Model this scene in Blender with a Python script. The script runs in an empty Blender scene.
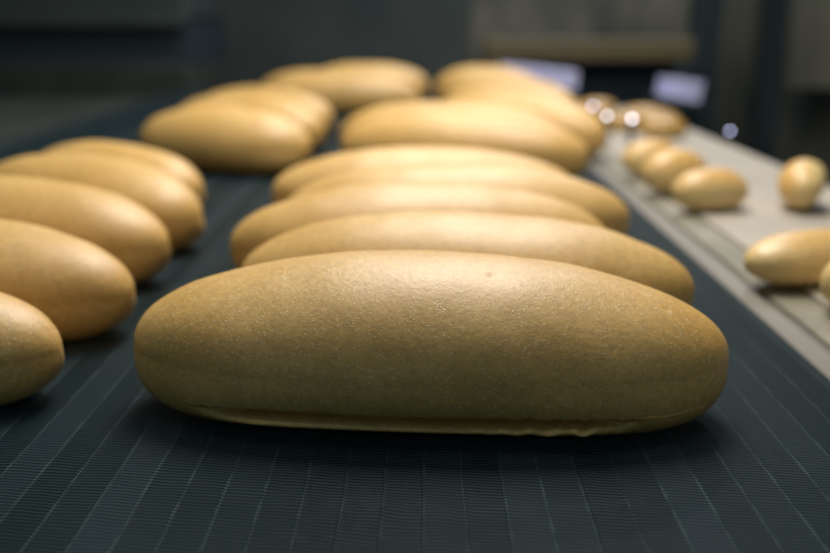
import bpy, math, random
from mathutils import Vector, noise
random.seed(4)
S = bpy.context.scene
C = S.collection
H = .2

# ---------------------------------------------------------------- node helpers
def mat(name):
    m = bpy.data.materials.new(name); m.use_nodes = True
    nt = m.node_tree; b = nt.nodes['Principled BSDF']
    return m, nt, b
def nd(nt, t, **k):
    n = nt.nodes.new(t)
    for a, v in k.items(): setattr(n, a, v)
    return n
def val(nt, sock, v):
    if hasattr(v, 'is_output') or isinstance(v, bpy.types.NodeSocket): nt.links.new(v, sock)
    else: sock.default_value = v
def mth(nt, op, a, b=0., c=0., clamp=False):
    n = nd(nt, 'ShaderNodeMath', operation=op, use_clamp=clamp)
    val(nt, n.inputs[0], a); val(nt, n.inputs[1], b); val(nt, n.inputs[2], c)
    return n.outputs[0]
def mix(nt, f, a, b):
    n = nd(nt, 'ShaderNodeMix', data_type='RGBA')
    val(nt, n.inputs[0], f); val(nt, n.inputs[6], a); val(nt, n.inputs[7], b)
    return n.outputs[2]
def ramp(nt, f, stops):
    n = nd(nt, 'ShaderNodeValToRGB'); val(nt, n.inputs[0], f)
    e = n.color_ramp.elements
    while len(e) < len(stops): e.new(.5)
    for i, (p, c) in enumerate(stops):
        e[i].position = p; e[i].color = (*c, 1) if len(c) == 3 else c
    return n.outputs[0]
def noi(nt, vec, scale, detail=3., rough=.55):
    n = nd(nt, 'ShaderNodeTexNoise'); val(nt, n.inputs['Vector'], vec)
    n.inputs['Scale'].default_value = scale; n.inputs['Detail'].default_value = detail
    n.inputs['Roughness'].default_value = rough
    return n.outputs['Fac']
def bump(nt, b, h, strength, dist):
    n = nd(nt, 'ShaderNodeBump'); val(nt, n.inputs['Height'], h)
    n.inputs['Strength'].default_value = strength; n.inputs['Distance'].default_value = dist
    nt.links.new(n.outputs[0], b.inputs['Normal'])
def objco(nt): return nd(nt, 'ShaderNodeTexCoord').outputs['Object']
def G(v): return (v, v, v)

# ---------------------------------------------------------------- materials
def bread_mat(name, c_lo, c_hi, spec=.5, rough=.42, roll=False, crown=(.022, .042)):
    m, nt, b = mat(name)
    co = objco(nt)
    oi = nd(nt, 'ShaderNodeObjectInfo').outputs['Random']
    vadd = nd(nt, 'ShaderNodeVectorMath', operation='ADD')
    cx = nd(nt, 'ShaderNodeCombineXYZ'); nt.links.new(mth(nt, 'MULTIPLY', oi, 7.), cx.inputs[0])
    nt.links.new(co, vadd.inputs[0]); nt.links.new(cx.outputs[0], vadd.inputs[1]); v = vadd.outputs[0]
    big = noi(nt, v, 14, 4, .5)
    col = mix(nt, ramp(nt, big, [(.3, G(0)), (.7, G(1))]), c_lo, c_hi)
    if roll:      # crust baked brown on the crown, pale round the sides
        z = nd(nt, 'ShaderNodeSeparateXYZ'); nt.links.new(co, z.inputs[0])
        zz = mth(nt, 'ADD', z.outputs[2], mth(nt, 'MULTIPLY', mth(nt, 'SUBTRACT', big, .5), .02))
        col = mix(nt, ramp(nt, zz, [(crown[0], G(0)), (crown[1], G(1))]), (.80, .60, .27, 1), col)
    # tiny blisters of the crust, their highlights painted in as pale specks
    vo = nd(nt, 'ShaderNodeTexVoronoi', feature='F1'); val(nt, vo.inputs['Vector'], v); vo.inputs['Scale'].default_value = 620
    vo.inputs['Randomness'].default_value = 1
    fine = noi(nt, v, 420, 2, .6)
    mask = mth(nt, 'MULTIPLY', ramp(nt, vo.outputs['Distance'], [(.12, G(1)), (.30, G(0))]),
               ramp(nt, noi(nt, v, 190, 2), [(.42, G(0)), (.52, G(1))]))
    patch = ramp(nt, noi(nt, v, 30, 2), [(.35, G(.35)), (.6, G(1))])
    mask = mth(nt, 'MULTIPLY', mask, patch)
    col = mix(nt, mth(nt, 'MULTIPLY', mask, .95), col, (1.0, .86, .58, 1))
    mott = noi(nt, v, 240, 4, .7)
    col = mix(nt, ramp(nt, mott, [(.38, G(.28)), (.58, G(0))]), col, (.30, .165, .045, 1))
    # flour and crumb specks round the foot
    sz = nd(nt, 'ShaderNodeSeparateXYZ'); nt.links.new(co, sz.inputs[0])
    foot = ramp(nt, sz.outputs[2], [(.0016, G(1)), (.0045, G(0))])
    sp = ramp(nt, noi(nt, v, 520, 1), [(.53, G(0)), (.60, G(1))])
    col = mix(nt, mth(nt, 'MULTIPLY', foot, sp), col, (.9, .85, .72, 1))
    nt.links.new(col, b.inputs['Base Color'])
    b.inputs['Roughness'].default_value = rough
    b.inputs['Specular IOR Level'].default_value = spec
    b.inputs['Subsurface Weight'].default_value = .08
    b.inputs['Subsurface Radius'].default_value = (.01, .005, .002)
    b.inputs['Subsurface Scale'].default_value = .6
    h = mth(nt, 'ADD', mth(nt, 'MULTIPLY', fine, .6), mth(nt, 'MULTIPLY', mask, .45))
    h = mth(nt, 'ADD', h, mth(nt, 'MULTIPLY', noi(nt, v, 110, 4, .7), .28))
    h = mth(nt, 'ADD', h, mth(nt, 'MULTIPLY', mott, .5))
    bump(nt, b, h, .5, .0006)
    return m

def plain(name, c1, c2, scale=8, rough=.5, metal=0., bs=.0, stretch=None, spec=.5, bd=.002):
    m, nt, b = mat(name); co = objco(nt)
    if stretch:
        mp = nd(nt, 'ShaderNodeMapping'); nt.links.new(co, mp.inputs[0]); mp.inputs['Scale'].default_value = stretch; co = mp.outputs[0]
    n = noi(nt, co, scale, 5, .6)
    nt.links.new(ramp(nt, n, [(.3, c1), (.7, c2)]), b.inputs['Base Color'])
    b.inputs['Roughness'].default_value = rough; b.inputs['Metallic'].default_value = metal
    b.inputs['Specular IOR Level'].default_value = spec
    if bs: bump(nt, b, n, bs, bd)
    return m

def belt_mat():
    m, nt, b = mat('woven belt'); co = objco(nt)
    s = nd(nt, 'ShaderNodeSeparateXYZ'); nt.links.new(co, s.inputs[0]); X, Y = s.outputs[0], s.outputs[1]
    cell = mth(nt, 'DIVIDE', X, .0175)
    wob = mth(nt, 'MULTIPLY', mth(nt, 'SUBTRACT', noi(nt, co, 9, 2), .5), .12)
    cell = mth(nt, 'ADD', cell, wob)
    ci = mth(nt, 'FLOOR', cell); cf = mth(nt, 'FRACT', cell)
    wn = nd(nt, 'ShaderNodeTexWhiteNoise', noise_dimensions='1D'); nt.links.new(ci, wn.inputs['W'])
    rnd = wn.outputs['Value']
    lw = mth(nt, 'MULTIPLY', mth(nt, 'SUBTRACT', noi(nt, co, 34, 2), .5), .005)
    yy = mth(nt, 'ADD', mth(nt, 'ADD', Y, lw), mth(nt, 'MULTIPLY', cf, .0021))
    ph = mth(nt, 'ADD', mth(nt, 'DIVIDE', yy, .0027), rnd)
    rib = mth(nt, 'ADD', mth(nt, 'MULTIPLY', mth(nt, 'SINE', mth(nt, 'MULTIPLY', ph, 2*math.pi)), .5), .5)
    d = mth(nt, 'ABSOLUTE', mth(nt, 'SUBTRACT', cf, .5))
    seam = ramp(nt, d, [(.445, G(0)), (.49, G(1))])
    worn = ramp(nt, noi(nt, co, 55, 3), [(.42, G(0)), (.62, G(1))])
    ribp = mth(nt, 'POWER', rib, 2.)
    base = mix(nt, ribp, (.002, .006, .0075, 1), (.013, .032, .036, 1))
    base = mix(nt, mth(nt, 'MULTIPLY', mth(nt, 'MULTIPLY', mth(nt, 'POWER', rnd, 2.), .9), mth(nt, 'ADD', mth(nt, 'MULTIPLY', ribp, .7), .3)), base, (.032, .050, .062, 1))
    sm = mth(nt, 'MULTIPLY', mth(nt, 'MULTIPLY', seam, mth(nt, 'ADD', mth(nt, 'MULTIPLY', ribp, .8), .2)), mth(nt, 'ADD', mth(nt, 'MULTIPLY', worn, .75), .25))
    base = mix(nt, mth(nt, 'MULTIPLY', mth(nt, 'MULTIPLY', sm, mth(nt, 'ADD', mth(nt, 'MULTIPLY', rnd, .7), .35)), .7), base, (.11, .16, .16, 1))
    nt.links.new(base, b.inputs['Base Color'])
    nt.links.new(mth(nt, 'ADD', mth(nt, 'MULTIPLY', rnd, .16), .46), b.inputs['Roughness'])
    b.inputs['Specular IOR Level'].default_value = .07
    b.inputs['Sheen Weight'].default_value = .2; b.inputs['Sheen Roughness'].default_value = .25; b.inputs['Sheen Tint'].default_value = (.70, .88, .95, 1)
    h = mth(nt, 'ADD', rib, mth(nt, 'MULTIPLY', seam, .5))
    bump(nt, b, h, .55, .0009)
    return m

M = {}
M['loaf'] = bread_mat('loaf crust', (.66, .39, .10, 1), (.74, .475, .155, 1), spec=.75, rough=.47)
M['brownroll'] = bread_mat('brown roll crust', (.42, .235, .045, 1), (.52, .31, .07, 1), spec=.6, rough=.36, roll=True, crown=(.004, .017))
M['roll'] = bread_mat('roll crust', (.70, .37, .085, 1), (.74, .47, .15, 1), spec=.6, rough=.36, roll=True)
M['belt'] = belt_mat()
M['rail'] = plain('brushed rail', (.17, .155, .125), (.25, .23, .19), 40, .5, .2, .1, (1, .05, 1))
M['groove'] = plain('dark groove', (.10, .095, .07), (.16, .15, .115), 30, .6)
M['plate'] = plain('dusty plate', (.18, .17, .12), (.30, .275, .205), 22, .55, .1, .1)
M['canvas'] = plain('beige canvas', (.34, .305, .25), (.43, .385, .315), 12, .62, 0, .15, spec=.4)
M['darksteel'] = plain('dark steel', (.018, .03, .031), (.03, .044, .044), 5, .5, .3)
M['cabinet'] = plain('cabinet enamel', (.035, .052, .047), (.05, .068, .06), 3, .7)
M['navy'] = plain('navy panel', (.016, .030, .040), (.022, .037, .046), 3, .75)
M['moss'] = plain('dull green sheet', (.018, .024, .020), (.05, .056, .042), 4.5, .7)
M['wall'] = plain('stained wall', (.03, .045, .04), (.26, .235, .165), 3.2, .9, 0, .2, (1, 1, .55))
M['brown'] = plain('brown beam wood', (.065, .05, .02), (.12, .095, .035), 6, .6, 0, .1, (.3, 1, 3))
M['floor'] = plain('floor concrete', (.03, .035, .032), (.06, .062, .055), 3, .8)
M['lav'] = plain('lavender plastic', (.62, .62, .88), (.78, .76, .98), 10, .35)
M['pipe'] = plain('olive pipe', (.05, .055, .04), (.085, .085, .06), 6, .5)
M['tan'] = plain('tan board', (.20, .19, .135), (.32, .29, .20), 3.5, .8)
def glow_mat(name, c, e):
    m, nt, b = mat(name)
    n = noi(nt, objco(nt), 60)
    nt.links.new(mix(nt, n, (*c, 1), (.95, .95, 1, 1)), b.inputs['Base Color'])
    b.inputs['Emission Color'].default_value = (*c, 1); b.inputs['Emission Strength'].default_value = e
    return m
M['lens'] = glow_mat('glowing glint', (.86, .86, 1.0), 7)  # self-glow standing in for highlights reflected off shiny metal
M['glint_dim'] = glow_mat('dim glowing glint', (.6, .62, .95), 6)  # weaker self-glow for the fainter reflected highlights

# ---------------------------------------------------------------- mesh helpers
def link(name, verts, faces, m, parent=None, smooth=True, loc=(0, 0, 0), rot=(0, 0, 0)):
    me = bpy.data.meshes.new(name); me.from_pydata(verts, [], faces); me.update()
    me.materials.append(m)
    if smooth: me.polygons.foreach_set('use_smooth', [True]*len(me.polygons))
    o = bpy.data.objects.new(name, me); C.objects.link(o)
    o.location = loc; o.rotation_euler = rot
    if parent: o.parent = parent
    return o
def tag(o, label=None, cat=None, group=None, kind=None):
    if label: o['label'] = label
    if cat: o['category'] = cat
    if group: o['group'] = group
    if kind: o['kind'] = kind
    return o
def empty(name, loc=(0, 0, 0), rz=0):
    o = bpy.data.objects.new(name, None); C.objects.link(o); o.location = loc; o.rotation_euler = (0, 0, rz)
    o.empty_display_size = .05
    return o
class MB:
    def __init__(s): s.v = []; s.f = []
    def box(s, x0, x1, y0, y1, z0, z1, b=0.):
        n = len(s.v)
        if b <= 0:
            s.v += [(x, y, z) for z in (z0, z1) for y in (y0, y1) for x in (x0, x1)]
            s.f += [tuple(n+i for i in q) for q in ((0, 2, 3, 1), (4, 5, 7, 6), (0, 1, 5, 4), (2, 6, 7, 3), (0, 4, 6, 2), (1, 3, 7, 5))]
            return s
        # chamfered box: 24 vertices
        xs, ys, zs = (x0, x1), (y0, y1), (z0, z1)
        idx = {}
        for i in (0, 1):
            for j in (0, 1):
                for k in (0, 1):
                    sx, sy, sz = (1 - 2*i), (1 - 2*j), (1 - 2*k)
                    for a in range(3):
                        p = [xs[i] + (0 if a == 0 else sx*b), ys[j] + (0 if a == 1 else sy*b), zs[k] + (0 if a == 2 else sz*b)]
                        idx[(i, j, k, a)] = len(s.v); s.v.append(tuple(p))
        I = idx
        for i in (0, 1): s.f.append((I[i,0,0,0], I[i,1,0,0], I[i,1,1,0], I[i,0,1,0])[::1 if i == 0 else -1][::-1])
        for j in (0, 1): s.f.append((I[0,j,0,1], I[1,j,0,1], I[1,j,1,1], I[0,j,1,1])[::1 if j == 0 else -1])
        for k in (0, 1): s.f.append((I[0,0,k,2], I[1,0,k,2], I[1,1,k,2], I[0,1,k,2])[::-1 if k == 0 else 1])
        for j in (0, 1):
            for k in (0, 1): s.f.append((I[0,j,k,1], I[1,j,k,1], I[1,j,k,2], I[0,j,k,2])[::-1 if j == k else 1])
        for i in (0, 1):
            for k in (0, 1): s.f.append((I[i,0,k,0], I[i,1,k,0], I[i,1,k,2], I[i,0,k,2])[::1 if i == k else -1])
        for i in (0, 1):
            for j in (0, 1): s.f.append((I[i,j,0,0], I[i,j,1,0], I[i,j,1,1], I[i,j,0,1])[::-1 if i == j else 1])
        for i in (0, 1):
            for j in (0, 1):
                for k in (0, 1): s.f.append((I[i,j,k,0], I[i,j,k,1], I[i,j,k,2])[::-1 if (i+j+k) % 2 else 1])
        return s
    def cyl(s, p0, p1, r, n=24, r1=None):
        p0, p1 = Vector(p0), Vector(p1); d = (p1-p0).normalized(); a = d.orthogonal().normalized(); c = d.cross(a)
        r1 = r if r1 is None else r1; k = len(s.v)
        for p, rr in ((p0, r), (p1, r1)):
            for i in range(n):
                t = 2*math.pi*i/n; s.v.append(tuple(p + a*math.cos(t)*rr + c*math.sin(t)*rr))
        for i in range(n): s.f.append((k+i, k+(i+1) % n, k+n+(i+1) % n, k+n+i))
        s.f.append(tuple(k+i for i in range(n))[::-1]); s.f.append(tuple(k+n+i for i in range(n)))
        return s
    def build(s, name, m, parent=None, **k):
        k.setdefault('smooth', False)
        return link(name, s.v, s.f, m, parent, **k)

def sg(x): return -1. if x < 0 else 1.
def loaf_mesh(L, W, Hh, n, m, seed, ae=2.1, zc=.42, seam=False, bend=0., bp=(4.6, .43, .62, .82)):
    V = []; zm = zc*Hh; off = Vector((seed*3.7, seed*1.3, 0))
    for i in range(1, n):
        ph = -math.pi/2 + math.pi*i/n; u = math.sin(ph); au = abs(u)
        A = (1-au**ae)**.5; Bw = (1-au**2.5)**.5; B = (1-au**bp[0])**bp[1]
        for j in range(m):
            t = 2*math.pi*j/m; c, s = math.cos(t), math.sin(t)
            if s > 0: y = W/2*Bw*c; z = zm+(Hh-zm)*A*s
            else: y = W/2*(Bw*(1-abs(s)) + (1-au**(2.5 if bp[0] < 4 else 4))**.5*abs(s))*sg(c)*abs(c)**bp[2]; z = zm-zm*B*abs(s)**bp[3]
            x = u*L/2
            p = Vector((x, y, z))
            nr = Vector((x/(L*L), y/(W*W), (z-zm)/(Hh*Hh*.5))).normalized()
            k = min(1., max(0., (z-.002)/.012))
            dd = (noise.noise(p*17+off)*.0016 + noise.noise(p*45+off)*.0005)*k
            if seam and y < 0 and z < .03:
                # low split along the front foot with a rolled lip below it
                e = max(0., min(1., (u+.74)/.22))*max(0., min(1., (.70-u)/.2))
                rag = max(0., min(1., (u-.12)/.3))
                zl = .0145 + .0010*noise.noise(Vector((x*22, 2.1, 0))) + rag*.0016*noise.noise(Vector((x*160, 7.1, 0)))
                g = math.exp(-((z-zl-.0005)/.0017)**2)
                lip = math.exp(-((z-zl+.0048)/.0026)**2)
                dd += e*(-.0075*g + .0046*lip*(1+.3*noise.noise(Vector((x*120, z*300, 3)))*rag))
                nr = Vector((0, -1, 0)) if g > .05 or lip > .05 else nr
            if seam:
                for (hx, hy, hz, hr, hd) in PITS:
                    q = (p-Vector((hx, hy, hz))).length
                    if q < hr*3: dd -= hd*math.exp(-(q/hr)**2)
            p += nr*dd
            p.z = max(p.z, 0.)
            p.y += bend*(u*u)
            V.append(tuple(p))
    F = []
    for i in range(n-2):
        for j in range(m):
            a = i*m+j; b = i*m+(j+1) % m
            F.append((a, b, b+m, a+m))
    c0 = len(V); V.append((-L/2, bend, zm)); c1 = len(V); V.append((L/2, bend, zm))
    for j in range(m):
        F.append((c0, (j+1) % m, j)); F.append((c1, (n-2)*m+j, (n-2)*m+(j+1) % m))
    return V, [f[::-1] for f in F]
PITS = [(.034, -.022, .0783, .0022, .0008), (.006, -.034, .0705, .002, .0007), (.018, -.037, .067, .0022, .0007),
        (.119, -.018, .062, .002, .0007), (-.03, -.04, .06, .0016, .0005), (.09, -.045, .05, .0018, .0006)]

# ---------------------------------------------------------------- setting
def struct(name, mb, m, **k): return tag(mb.build(name, m, **k), kind='structure')
FZ = -.82
struct('floor', MB().box(-3.4, 3.4, -1.2, 4.3, FZ-.1, FZ), M['floor'])
struct('wall_back', MB().box(-3.4, 3.4, 4.2, 4.3, FZ, 2.4), M['wall'])
struct('wall_left', MB().box(-3.5, -3.4, -1.2, 4.3, FZ, 2.4), M['wall'])
struct('wall_right', MB().box(3.4, 3.5, -1.2, 4.3, FZ, 2.4), M['wall'])

# ---------------------------------------------------------------- main conveyor
BL, BR, BY0, BY1 = -.68, .233, .12, 2.82
cv = tag(empty('conveyor', (0, 0, FZ)), 'wide dark woven mesh bakery conveyor running into the distance under the loaves', 'conveyor')
def up(mb):   # parts are given in world heights; the empty stands on the floor
    mb.v = [(x, y, z-FZ) for x, y, z in mb.v]; return mb
up(MB().box(BL, BR, BY0, BY1, -.012, 0)).build('belt', M['belt'], cv)
rl = MB().box(BR+.001, .252, BY0, BY1, -.05, -.0003, .0015)
tag(up(rl).build('side_rail', M['rail'], cv), 'pale metal side rail')
up(MB().box(BL-.03, BL-.002, BY0, BY1, -.05, .004, .0015)).build('side_rail', M['darksteel'], cv)
up(MB().box(BL, BR, BY0+.05, BY1-.05, -.06, -.013)).build('bed_plate', M['darksteel'], cv)
for x in (BL+.04, BR-.06):
    for y in (.3, 1.5, 2.7):
        up(MB().box(x-.02, x+.02, y-.02, y+.02, FZ, -.06, .003)).build('leg', M['darksteel'], cv)
for y in (BY0, BY1):
    up(MB().cyl((BL, y, -.035), (BR, y, -.035), .028)).build('end_roller', M['darksteel'], cv)

# ---------------------------------------------------------------- side table with beige canvas
sd = tag(empty('side_table', (.38, 0, FZ)), 'long pale beige side table with a dusty metal edge, right of the dark belt', 'table')
def up2(mb):
    mb.v = [(x-.38, y, z-FZ) for x, y, z in mb.v]; return mb
TY1 = 2.3
tag(up2(MB().box(.2525, .259, BY0, TY1, -.05, -.003)).build('edge_channel', M['groove'], sd), 'dark gap strip')
tag(up2(MB().box(.2595, .289, BY0, TY1, -.05, -.0004, .001)).build('edge_plate', M['plate'], sd), 'dusty grey metal strip')
tag(up2(MB().box(.2895, .50, BY0, TY1, -.03, .0025, .001)).build('canvas_top', M['canvas'], sd), 'beige canvas surface')
up2(MB().box(.28, .49, BY0+.03, TY1-.03, -.055, -.031)).build('bed_plate', M['darksteel'], sd)
for x in (.30, .47):
    for y in (.3, 1.4, 2.2):
        up2(MB().box(x-.015, x+.015, y-.015, y+.015, FZ, -.055, .003)).build('leg', M['darksteel'], sd)

# ---------------------------------------------------------------- loaves
# x, y, yaw, length, size, width factor
LO = [
('f1', .0007, .4835, -.07, .3093, 1.102, .1076, 'foremost long golden loaf in sharp focus, with a split along its foot', 'front'),
('f2', .024, .6178, -.13, .297, 1.0508, .1, 'golden loaf directly behind the foremost loaf', 'front'),
('f3', -.0026, .734, .04, .2925, 1.05, .1, 'third loaf back from the front in the middle row, its left end sticking out furthest', 'front'),
('f4', .0261, .842, -.08, .3052, 1.0482, .097, 'fourth loaf back in the middle row, its right end rounding out by the side rail', 'front'),
('f5', .0, .967, -.02, .3074, 1.0294, .1059, 'rearmost loaf of the middle row\'s front batch of five', 'front'),
('l1', -.343, .500, -.08, .300, .95, .095, 'loaf end poking in lowest at the left edge of the photo', 'left'),
('l2', -.335, .63, -.25, .305, 1.0, .1, 'second nearest loaf of the left row, cut by the left edge', 'left'),
('l3', -.3445, .757, -.25, .3055, 1.07, .1, 'third nearest loaf of the left row, cut by the left edge', 'left'),
('l4', -.318, .895, -.52, .275, 1.04, .1, 'fourth loaf of the left row, its whole blurred left end just in frame', 'left'),
('l5', -.338, 1.045, -.55, .250, .95, .095, 'rearmost loaf of the left row\'s near batch, tucked behind four others', 'left'),
('m1', .046, 1.262, -.32, .33, 1.12, .1, 'nearest loaf of the blurred batch behind the middle front five', 'middle'),
('m2', .036, 1.395, -.34, .34, 1.16, .096, 'second loaf of the blurred middle batch, pale top just showing', 'middle'),
('m3', .140, 1.535, -.74, .33, 1.14, .095, 'blurred loaf whose right end reaches over the pale side rail', 'middle'),
('m4', .15, 1.74, -.74, .31, 1.16, .1, 'blurred loaf behind the one reaching over the side rail', 'middle'),
('m5', .170, 2.03, -.6, .30, 1.15, .095, 'last but one blurred loaf of the slanting middle batch', 'middle'),
('m6', .145, 2.33, -.4, .26, 1.27, .1, 'furthest loaf of the slanting middle batch, in front of the back wall', 'middle'),
('b1', -.275, 1.33, -.38, .262, 1.15, .1, 'nearest loaf of the blurred left rear trio, with a dark shaded front', 'rear'),
('b2', -.285, 1.56, -.55, .30, 1.12, .1, 'middle loaf of the blurred left rear trio', 'rear'),
('b3', -.290, 1.76, -.55, .30, 1.12, .1, 'rearmost loaf of the blurred left rear trio', 'rear'),
('c1', -.1735, 2.18, -.05, .3259, 1.12, .0958, 'nearer of the far loaves left of centre, dark belt showing below it', 'far'),
('c2', -.145, 2.50, -.02, .31, 1.26, .1, 'furthest loaf left of centre, highest in the picture', 'far'),
('c3', -.255, 2.37, .04, .28, 1.12, .1, 'far loaf peeping out at the left behind the nearer far one', 'far'),
]
GR = {'front': 'loaves of the middle row, front batch', 'left': 'loaves of the left row, near batch', 'middle': 'loaves of the slanting middle batch',
      'rear': 'loaves of the left rear trio', 'far': 'far loaves left of centre'}
for i, (k, x, y, yaw, Lg, s, w, lab, g) in enumerate(LO):
    hi = k == 'f1'
    n, m = (440, 560) if hi else ((150, 88) if i < 10 else (90, 56))
    V, F = loaf_mesh(Lg, w*s, .076*s, n, m, i+1, ae=2.1 if i < 5 else 2.5, seam=hi, bp=(7.5, .4, .58, .8) if hi else (7.5, .42, .62, .86))
    o = link('bread_loaf', V, F, M['loaf'], loc=(x, y, .0002), rot=(0, 0, yaw))
    tag(o, lab, 'bread', GR[g])

# ---------------------------------------------------------------- rolls on the side table
RO = [
('r1', .306, 1.035, .28, .085, .050, .045, 0, 'golden roll nearest the rail end of the row of three on the beige table'),
('r2', .297, 1.15, .35, .085, .052, .050, 0, 'middle roll of the three in a row on the beige table'),
('r3', .297, 1.275, .25, .080, .050, .047, 0, 'rearmost roll of the three in a row on the beige table'),
('r4', .408, 1.045, 1.25, .098, .052, .046, -1.1, 'roll lying on its side alone by the right edge of the photo'),
('r5', .301, .738, .30, .118, .055, .041, 0, 'nearest whole roll on the beige table, lower right'),
('r6', .317, .665, .35, .085, .050, .045, 0, 'roll barely showing at the right edge, in front of another'),
('r7', .415, 1.70, -.1, .080, .055, .036, 0, 'far brown roll lying beside the bright round glint spots, right one'),
('r8', .368, 1.80, -.3, .080, .055, .036, 0, 'far brown roll lying beneath the two bright round glint spots'),
('r9', .375, 2.15, .0, .085, .060, .032, 0, 'furthest brown roll at the end of the beige table, left one'),
('r10', .455, 2.05, .2, .085, .060, .026, 0, 'furthest brown roll at the end of the beige table, right one'),
('r11', .330, 1.95, .1, .080, .056, .034, 0, 'far brown roll close behind the slanting loaves'),
('r12', .300, 2.12, -.2, .085, .056, .036, 0, 'far brown roll near the rail, at the foot of the slanting loaves'),
('r13', .440, 1.86, .15, .085, .056, .034, 0, 'far brown roll in the gap between the ones beside the glint spots and the last two'),
]
for i, (k, x, y, yaw, Lg, w, h, tilt, lab) in enumerate(RO):
    V, F = loaf_mesh(Lg, w, h, 72, 48, i+40, ae=2.15, zc=.45, bp=(3.2, .45, .75, .85))
    rm = M['brownroll'] if i > 5 else M['roll']
    if tilt:
        R = [(vx, vy*math.cos(tilt)-(vz-.02)*math.sin(tilt), vy*math.sin(tilt)+(vz-.02)*math.cos(tilt)) for vx, vy, vz in V]
        zmin = min(v[2] for v in R)
        o = link('bread_roll', V, F, rm)
        # the roll itself keeps its own upright shape; it is laid on its side
        from mathutils import Matrix
        o.matrix_world = Matrix.Translation((x, y, .0027-zmin)) @ Matrix.Rotation(yaw, 4, 'Z') @ Matrix.Rotation(tilt, 4, 'X') @ Matrix.Translation((0, 0, -.02))
    else:
        o = link('bread_roll', V, F, rm, loc=(x, y, .0027), rot=(0, 0, yaw))
    tag(o, lab, 'bread roll', 'rolls on the side table')

# ---------------------------------------------------------------- added glowing spots in place of reflected highlights, table's far end
def emitter(x, y, z, r, m, lab):
    e = tag(empty('glint_spot', (x, y, .0027)), lab, 'emitter', 'small glowing spots for reflected highlights at the far end of the side table')
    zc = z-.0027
    MB().cyl((0, 0, 0), (0, 0, zc-r*.8), .004, 12).build('glint_stem', M['darksteel'], e)
    MB().cyl((0, .006, zc), (0, .001, zc), r*1.25, 20).build('glint_back', M['darksteel'], e)
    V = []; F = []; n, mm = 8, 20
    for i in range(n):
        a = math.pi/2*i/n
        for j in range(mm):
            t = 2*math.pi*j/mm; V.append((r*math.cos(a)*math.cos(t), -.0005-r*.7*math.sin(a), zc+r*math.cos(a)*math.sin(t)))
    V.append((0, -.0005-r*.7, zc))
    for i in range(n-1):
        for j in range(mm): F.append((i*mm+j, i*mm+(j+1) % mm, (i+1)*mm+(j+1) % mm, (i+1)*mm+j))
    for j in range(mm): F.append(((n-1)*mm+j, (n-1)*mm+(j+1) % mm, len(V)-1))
    link('lens', V, F, m, e)  # glowing dome in place of a reflected highlight
def at(px, py, Y):      # the point at distance Y down the hall seen at a photo position
    F = 973.; th = math.atan(256.5/F); ps = math.atan(10/F*math.cos(th))
    fw = Vector((-math.sin(ps)*math.cos(th), math.cos(ps)*math.cos(th), -math.sin(th)))
    rt = Vector((math.cos(ps), math.sin(ps), 0)); d = fw + rt*((px-415)/F) + rt.cross(fw)*((276.5-py)/F)
    k = Y/d.y
    return d.x*k, H+d.z*k
lx, lz = at(607, 116, 1.62); emitter(lx, 1.62, lz, .0030, M['lens'], 'left of the two bright white round glint spots beyond the loaves')
lx, lz = at(632, 119, 1.62); emitter(lx, 1.62, lz, .0035, M['lens'], 'right and brighter of the two white round glint spots beyond the loaves')
lx, lz = at(593, 106, 1.85); emitter(lx, 1.85, lz, .0030, M['glint_dim'], 'dimmer round glint spot just above the slope of the far loaves')
lx, lz = at(730, 131, 1.62); emitter(lx, 1.62, lz, .0026, M['glint_dim'], 'bluish round glint spot on the far right corner of the beige table')

# ---------------------------------------------------------------- dark machinery behind
def thing_box(name, label, cat, x0, x1, y0, y1, z0, z1, m, b=.004, group=None):
    o = MB().box(x0, x1, y0, y1, z0, z1, b).build(name, m); return tag(o, label, cat, group)
# left: catch table and a dark cabinet with a long slot
lt = tag(empty('catch_table', (-1.2, 0, FZ)), 'dull dark green side table left of the conveyor', 'table')
MB().box(-.78, .47, .9, 2.75, -FZ-.05, -FZ-.01, .003).build('tabletop', M['moss'], lt)
for x in (-.7, .4):
    for y in (1.0, 2.6): MB().box(x-.02, x+.02, y-.02, y+.02, 0, -FZ-.05).build('leg', M['darksteel'], lt)
ov = tag(empty('oven_cabinet', (-1.5, 3.1, FZ)), 'large dark oven cabinet with a long black slot, back left', 'cabinet')
MB().box(-1.2, .76, .02, .6, 0, .885, .01).build('lower_body', M['moss'], ov)
MB().box(-1.2, .76, .02, .6, 1.02, 1.9, .01).build('upper_body', M['cabinet'], ov)
MB().box(-1.2, .76, .05, .6, .886, 1.019).build('slot_back', M['navy'], ov)
MB().box(-1.2, .76, -.004, .018, 1.0, 1.03, .004).build('slot_trim', M['cabinet'], ov)
# right: machine with brown beam over a dark mouth
mh = tag(empty('tunnel_machine', (.55, 3.15, FZ)), 'dark machine with a brown beam above its mouth, beyond the side table', 'machine')
MB().box(-.36, .30, .0, .09, .892, .962, .006).build('beam', M['brown'], mh)
MB().box(-.36, -.30, .0, .5, 0, .888, .006).build('post', M['darksteel'], mh)
MB().box(.24, .30, .0, .5, 0, .888, .006).build('post', M['darksteel'], mh)
MB().box(-.30, .24, .12, .5, 0, .888).build('back_panel', M['navy'], mh)
MB().box(-.29, .23, .02, .115, .60, .64, .004).build('mouth_floor', M['darksteel'], mh)
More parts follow.
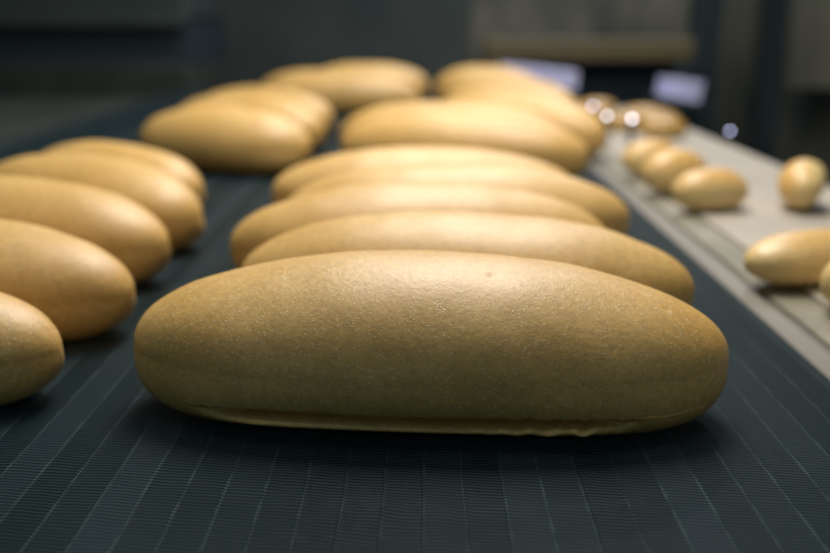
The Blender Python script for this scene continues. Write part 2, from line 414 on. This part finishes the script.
# lavender slatted crates
def crate(x, y, z, w, h, d, n, lab, sl):
    e = tag(empty('plastic_crate', (x, y, z)), lab, 'crate', 'pale lavender crates beyond the table')
    e.rotation_euler = (0, sl, 0)
    b = MB().box(-w/2, w/2, 0, d, 0, .008, .002); b.build('base', M['lav'], e)
    b = MB().box(-w/2, w/2, 0, .008, h*.70, h*.86, .002)
    b.box(-w/2, w/2, d-.008, d, h*.70, h*.86, .002).box(-w/2, -w/2+.008, .008, d-.008, h*.7, h*.86, .002).box(w/2-.008, w/2, .008, d-.008, h*.7, h*.86, .002)
    b.build('rim', M['lav'], e)
    b = MB()
    for i in range(n):
        cx = -w/2+w*(i+.5)/n; b.box(cx-w/n*.36, cx+w/n*.36, .0015, .0065, .008, h*(1.0 if i % 2 else .93))
    b.build('slat_wall', M['lav'], e)
    b = MB()
    for i in range(n):
        cx = -w/2+w*(i+.5)/n; b.box(cx-w/n*.36, cx+w/n*.36, d-.0065, d-.0015, .008, h*.86)
    b.build('slat_wall', M['lav'], e)
    return e
def stand(x0, x1, y0, y1, z, lab, sl):
    e = tag(empty('metal_stand', ((x0+x1)/2, (y0+y1)/2, FZ)), lab, 'stand')
    hw, hd, t = (x1-x0)/2, (y1-y0)/2, z-FZ
    MB().box(-hw, hw, -hd, hd, -.02, -.001, .002).build('top', M['darksteel'], e, loc=(0, 0, t), rot=(0, sl, 0))
    for a in (-1, 1):
        for c in (-1, 1): MB().box(a*(hw-.012)-.008, a*(hw-.012)+.008, c*(hd-.012)-.008, c*(hd-.012)+.008, 0, t-.02-a*(hw-.012)*math.tan(sl)).build('leg', M['darksteel'], e)
Yc = 2.92
ax, az = at(539, 86, Yc); crate(ax, Yc, az, .225, .056, .14, 13, 'wider lavender slatted crate glowing behind the far loaves', .10)
stand(ax-.12, ax+.12, Yc-.01, Yc+.15, az, 'dark metal stand under the wider lavender crate', .10)
ax, az = at(683, 100, Yc-.1); crate(ax, Yc-.1, az, .098, .060, .14, 8, 'narrow lavender crate standing right of the dark mouth', .16)
stand(ax-.07, ax+.07, Yc-.11, Yc+.05, az, 'dark metal stand under the narrow lavender crate', .16)
# posts and pipes at right
def col_at(px, w, Y, m, name, lab, cat):
    x, _ = at(px, 0, Y)
    if name == 'pipe':
        o = MB().cyl((x, Y, FZ), (x, Y, 1.6), w/2, 24).build(name, m); o.data.polygons.foreach_set('use_smooth', [True]*len(o.data.polygons))
    else: o = MB().box(x-w/2, x+w/2, Y-.04, Y+.04, FZ, 1.6, .004).build(name, m)
    return tag(o, lab, cat)
col_at(707, .10, 3.5, M['darksteel'], 'steel_column', 'dark steel column right of the brown beam', 'column')
col_at(775, .075, 3.4, M['darksteel'], 'steel_column', 'dark steel column beside the tan board', 'column')
col_at(735, .025, 3.3, M['pipe'], 'pipe', 'left of two olive vertical pipes between the dark columns', 'pipe')
col_at(752, .03, 3.3, M['pipe'], 'pipe', 'right of two olive vertical pipes between the dark columns', 'pipe')
thing_box('wall_board', 'tan board high at the right edge in front of the back wall', 'board', 1.43, 1.95, 3.9, 3.94, -.06, 1.1, M['tan'])
x0 = at(440, 0, 3.6)[0]
thing_box('back_partition', 'dull grey green partition behind the far loaves', 'panel', -1.1, .17, 3.7, 3.76, FZ, 1.4, plain('partition', (.03, .045, .042), (.062, .072, .062), 2.5, .85), .004)

# ---------------------------------------------------------------- overhead lamps of the room and added fill lights
def area(loc, rot, sx, sy, e, c):
    l = bpy.data.lights.new('emitter', 'AREA'); l.shape = 'RECTANGLE'; l.size = sx; l.size_y = sy; l.energy = e; l.color = c
    o = bpy.data.objects.new('area_light', l); C.objects.link(o); o.location = loc; o.rotation_euler = rot
    return o
area((.05, 1.08, 1.15), (math.radians(-4), 0, 0), .5, .7, 18, (1, .94, .87))
area((.05, 2.3, 1.3), (math.radians(0), 0, 0), .5, .9, 13.5, (1, .95, .89))
area((.0, .2, 1.7), (0, 0, 0), 1.4, .8, 4.5, (1, .93, .84))  # added soft fill for the loaf fronts
area((.62, 2.55, .95), (math.radians(22), 0, 0), .5, .1, 5, (.80, .82, 1))  # added bluish light to brighten the lavender crates
area((.9, 3.3, 1.9), (math.radians(0), 0, 0), .4, .4, 17, (.82, .86, 1))  # added fill to brighten the back wall and beam

w = bpy.data.worlds.new('room'); S.world = w; w.use_nodes = True
bg = w.node_tree.nodes['Background']; bg.inputs[0].default_value = (.36, .54, .62, 1); bg.inputs[1].default_value = .19

# ---------------------------------------------------------------- camera
F = 973.; th = math.atan(256.5/F); ps = math.atan(10/F*math.cos(th))
cd = bpy.data.cameras.new('camera'); cam = bpy.data.objects.new('camera', cd); C.objects.link(cam)
cam.location = (0, 0, H); cam.rotation_euler = (math.pi/2-th, 0, ps)
cd.sensor_width = 36; cd.lens = F/830*36; cd.clip_start = .01
cd.dof.use_dof = True; cd.dof.focus_distance = .445; cd.dof.aperture_fstop = 4.3
S.camera = cam
S.view_settings.view_transform = 'Standard'; S.view_settings.look = 'None'
S.view_settings.gamma = 1; S.view_settings.exposure = 0; S.view_settings.use_curve_mapping = False
